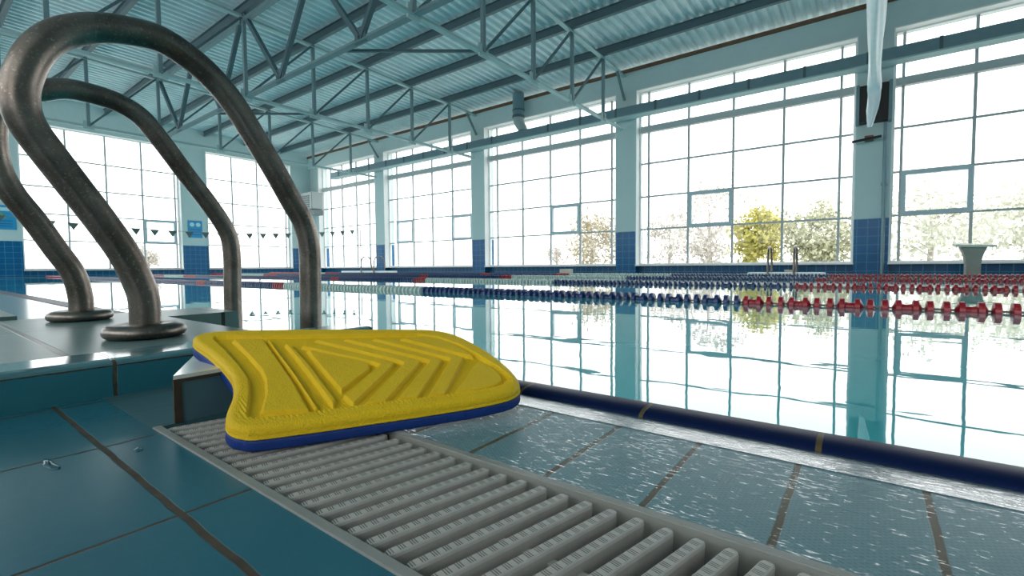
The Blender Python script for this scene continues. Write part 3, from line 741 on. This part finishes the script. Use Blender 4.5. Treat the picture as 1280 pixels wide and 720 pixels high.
panels = [[(.067, .350), (.077, .27), (.083, .198), (.081, .155), (.070, .10), (.050, .04), (.112, .031), (.117, .134), (.118, .225), (.119, .345)],
          [(.1235, .338), (.1285, .332), (.1285, .18), (.125, .036), (.119, .034), (.1225, .14)],
          [(.148, .312), (.158, .305), (.160, .2), (.156, .055), (.145, .036), (.148, .19)],
          [(.176, .272), (.186, .262), (.246, .202), (.253, .18), (.245, .160), (.180, .092), (.173, .084), (.1735, .18)]]
def chev(i_ap, o_ap, ti, to_, bi, bo, va=.178, cut=.009):
    return [ti, to_, (o_ap-.012, va+.020), (o_ap, va), (o_ap-.012, va-.016), bo, bi, (i_ap-.008, va-.012), (i_ap, va), (i_ap-.008, va+.014)]
panels.append(chev(.268, .297, (.172, .292), (.188, .323), (.170, .068), (.173, .034)))
panels.append(chev(.311, .344, (.203, .323), (.240, .319), (.188, .034), (.221, .034)))
panels.append(chev(.357, .384, (.256, .317), (.292, .313), (.236, .035), (.270, .036)))
panels.append(chev(.397, .425, (.308, .311), (.344, .305), (.285, .036), (.314, .037)))
panels.append([(.329, .038), (.432, .150), (.441, .157), (.446, .130), (.443, .091), (.430, .066), (.404, .047), (.37, .040)])
panels.append([(.360, .303), (.408, .308), (.434, .288), (.448, .245), (.451, .20), (.445, .180), (.434, .190)])
SUNK, T_, TB, RE = .0080, .0355, .0165, .012
INNER = [(.039, .356), (.050, .29), (.058, .21), (.060, .16), (.053, .115), (.042, .067), (.034, .034), (.040, .026), (.087, .024), (.124, .027), (.185, .031), (.228, .034), (.287, .035), (.336, .037), (.385, .041), (.417, .051), (.441, .071), (.450, .092), (.455, .13), (.455, .19), (.452, .24), (.436, .295), (.405, .322), (.297, .336), (.192, .350), (.124, .360), (.060, .372), (.044, .370)]
DI = sdf(PTS, INNER)
rim = np.clip((DI+.0012)/.0055, 0, 1); rim = rim*rim*(3-2*rim)
hgt = rim.copy()
for q in panels:
    d = sdf(PTS, q); s_ = np.clip((.0020-d)/.0046, 0, 1); s_ = s_*s_*(3-2*s_); hgt = np.maximum(hgt, s_*.92)
Z = T_-SUNK*(1-hgt)
rise = np.clip(D/RE, 0, 1); Z -= RE*(1-np.sqrt(np.clip(1-(1-rise)**2, 0, 1)))*.95
Z += .0009*np.sin(PTS[:, 0]*2*np.pi/.0062+1.3*np.sin(PTS[:, 0]*170)+PTS[:, 1]*120)*np.clip((DI-.001)/.003, 0, 1)*np.clip((.014-DI)/.006, 0, 1)*np.clip((.10-PTS[:, 1])/.04, 0, 1)
def W(u, v, z): return A+EU*u+EV*v+NN*z
kb = thing('kickboard', 'yellow foam kickboard with chevron ridges and blue underside, propped over the grate', 'kickboard', tuple(A))
vs = [W(u, v, z)-A for (u, v), z in zip(PTS, Z)]; fs = []
nr = len(rr)
for i in range(nr-1):
    for j in range(NR):
        k2 = (j+1) % NR; fs.append((i*NR+j, i*NR+k2, (i+1)*NR+k2, (i+1)*NR+j))
fs.append(tuple((nr-1)*NR+j for j in range(NR)))
b = len(vs)
low = [(0.0005, T_-RE-.004), (.0008, TB+.003), (0.0002, TB+.001), (-.002, TB)]
nrm = np.roll(OUT, -1, 0)-np.roll(OUT, 1, 0); nrm /= np.linalg.norm(nrm, axis=1)[:, None]; nrm = np.stack([nrm[:, 1], -nrm[:, 0]], 1)
if np.mean(np.sum(nrm*(OUT-ctr), 1)) < 0: nrm = -nrm
for off, z in low: vs += [W(*(OUT[j]+nrm[j]*off), z)-A for j in range(NR)]
prev = 0
for i in range(len(low)):
    cur = b+i*NR
    for j in range(NR):
        k2 = (j+1) % NR; fs.append((prev+k2, prev+j, cur+j, cur+k2))
    prev = cur
fs.append(tuple(prev+j for j in range(NR))[::-1])
def raw(name, vs, fs, mat, parent):
    me = bpy.data.meshes.new(name); me.from_pydata([tuple(v) for v in vs], [], fs); me.materials.append(mat)
    me.polygons.foreach_set('use_smooth', [True]*len(fs)); me.update()
    bm = bmesh.new(); bm.from_mesh(me); bmesh.ops.recalc_face_normals(bm, faces=bm.faces); bm.to_mesh(me); bm.free()
    o = bpy.data.objects.new(name, me); COL.objects.link(o); o.parent = parent; return o
raw('yellow_top', vs, fs, M['yellow'], kb)
vs = []; fs = []
low = [(-.003, TB), (0, TB-.001), (.001, TB-.004), (.002, .004), (.0015, .0012), (-.002, 0)]
for off, z in low: vs += [W(*(OUT[j]+nrm[j]*off), z)-A for j in range(NR)]
for i in range(len(low)-1):
    for j in range(NR):
        k2 = (j+1) % NR; fs.append((i*NR+k2, i*NR+j, (i+1)*NR+j, (i+1)*NR+k2))
fs.append(tuple(range(NR))); fs.append(tuple((len(low)-1)*NR+j for j in range(NR))[::-1])
raw('blue_base', vs, fs, M['blue_foam'], kb)

# ------------------------------------------------------------------ water drops left on the deck tiles
def puddle(x, y, rx, ry, label):
    mb = MB(); n = 28; rn = random.Random(int(x*1000)); ring = []
    ph = [rn.uniform(0, 6.28) for _ in range(3)]
    for k_, z in ((1, .0003), (.85, .0011), (.5, .0016)):
        for j in range(n):
            a = 2*math.pi*j/n; w_ = 1+.28*math.sin(2*a+ph[0])+.16*math.sin(3*a+ph[1])+.08*math.sin(5*a+ph[2])
            ring.append((x+rx*k_*w_*math.cos(a), y+ry*k_*w_*math.sin(a), z))
    fs = [(i*n+j, i*n+(j+1) % n, (i+1)*n+(j+1) % n, (i+1)*n+j) for i in range(2) for j in range(n)]+[tuple(range(2*n, 3*n)), tuple(range(n))[::-1]]
    mb.add(ring, fs, True); mb.build('puddle', M['drop'], None, label, 'puddle', at=(x, y, 0))
puddle(-.831, .112, .024, .007, 'small shiny water puddle on the large left deck tile')
puddle(-.80, .196, .013, .004, 'small shiny water puddle beside the deck tile joint near the grate rail')
# ------------------------------------------------------------------ outside
struct(MB().box(-120, 80, YW+.3, 160, -.7, -.6).box(-160, XL-.35, -60, YW+.3, -.7, -.6), 'ground_yard', M['ground'])
def tree(x, y, h, r, mat, nleaf, label, name='tree', trunk=True, dense=1.0, group=None, leaf=.12):
    t = thing(name, label, 'bush' if name == 'bush' else 'tree', (x, y, -.6))
    rn = np.random.default_rng(int(abs(x*31+y*17))+5)
    if trunk:
        mb = MB(); mb.tube([(x, y, -.6), (x+.05, y, h*.4), (x-.05, y, h*.75)], [.16, .11, .04], 8); 
        for i in range(14):
            a = rn.uniform(0, 6.28); z0 = h*rn.uniform(.1, .6); L = r*rn.uniform(.5, .95)
            p = Vector((x, y, z0)); q = Vector((x+math.cos(a)*L, y+math.sin(a)*L, min(h*.97, z0+h*rn.uniform(.1, .4))))
            mid = (p+q)/2+Vector((0, 0, .15)); mb.tube([p, mid, q], [.05, .03, .012], 5)
        mb.build('trunk', M['bark'], t)
    vs = []; fs = []
    ncl = max(8, int(nleaf/45)); cl = []
    for i in range(ncl):
        u = rn.normal(size=3); u /= np.linalg.norm(u); rad = rn.uniform(.25, 1)**.6
        cl.append(np.array([x, y, h*.5-.1])+u*rad*np.array([r, r, h*.5]))
    for i in range(nleaf):
        c = cl[rn.integers(ncl)]+rn.normal(size=3)*r*.16*dense
        if c[2] < -.5 or c[2] > h*1.05: continue
        a = rn.normal(size=3); a /= np.linalg.norm(a); b_ = np.cross(a, rn.normal(size=3)); b_ /= np.linalg.norm(b_); s_ = leaf*rn.uniform(.6, 1.3); k = len(vs)
        vs += [tuple(c-a*s_), tuple(c+b_*s_*.5), tuple(c+a*s_), tuple(c-b_*s_*.5)]; fs.append((k, k+1, k+2, k+3))
    mb = MB(); mb.add(vs, fs); mb.build('crown', mat, t)
def at(x, y0, y): return x*y/y0                     # slide a tree along its own sight line
tree(at(-6.4, 25, 36), 36, 6.4, 2.7, M['leaf_grey'], 1900, 'sparse grey tree behind the open vent of the fourth window', leaf=.17)
tree(at(-8.4, 25, 43), 43, 5.2, 2.3, M['leaf_grey'], 1300, 'small tan tree at the left side of the window with the yellow green bush', leaf=.17)
tree(at(-4.15, 25, 22), 22, 2.75, .95, M['leaf_yellow'], 3800, 'dense yellow green bush behind the far pool ladder', name='bush', trunk=False, leaf=.10)
tree(at(-1.7, 25, 28), 28, 3.4, 1.75, M['leaf_olive'], 3600, 'pale olive bush right of the yellow green bush', name='bush', trunk=False, leaf=.13)
tree(at(-13.0, 25, 30), 30, 4.1, 1.9, M['leaf_tan'], 2600, 'tan tree beside the column in the third window', leaf=.13)
tree(at(-15.4, 25, 36), 36, 2.4, 1.2, M['leaf_grey'], 500, 'small grey tree left of the tan tree', leaf=.12)
tree(at(2.0, 25, 34), 34, 4.6, 2.7, M['leaf_pale'], 1700, 'pale tree in the window behind the starting block, near the column', leaf=.16)
tree(at(4.3, 25, 40), 40, 4.6, 2.7, M['leaf_pale'], 1800, 'pale bush in the window to the right of the starting block', name='bush', trunk=False, leaf=.18)
tree(-40, 10.8, 1.9, .9, M['leaf_grey'], 500, 'small grey tree outside the end wall window with the open vent', leaf=.12)
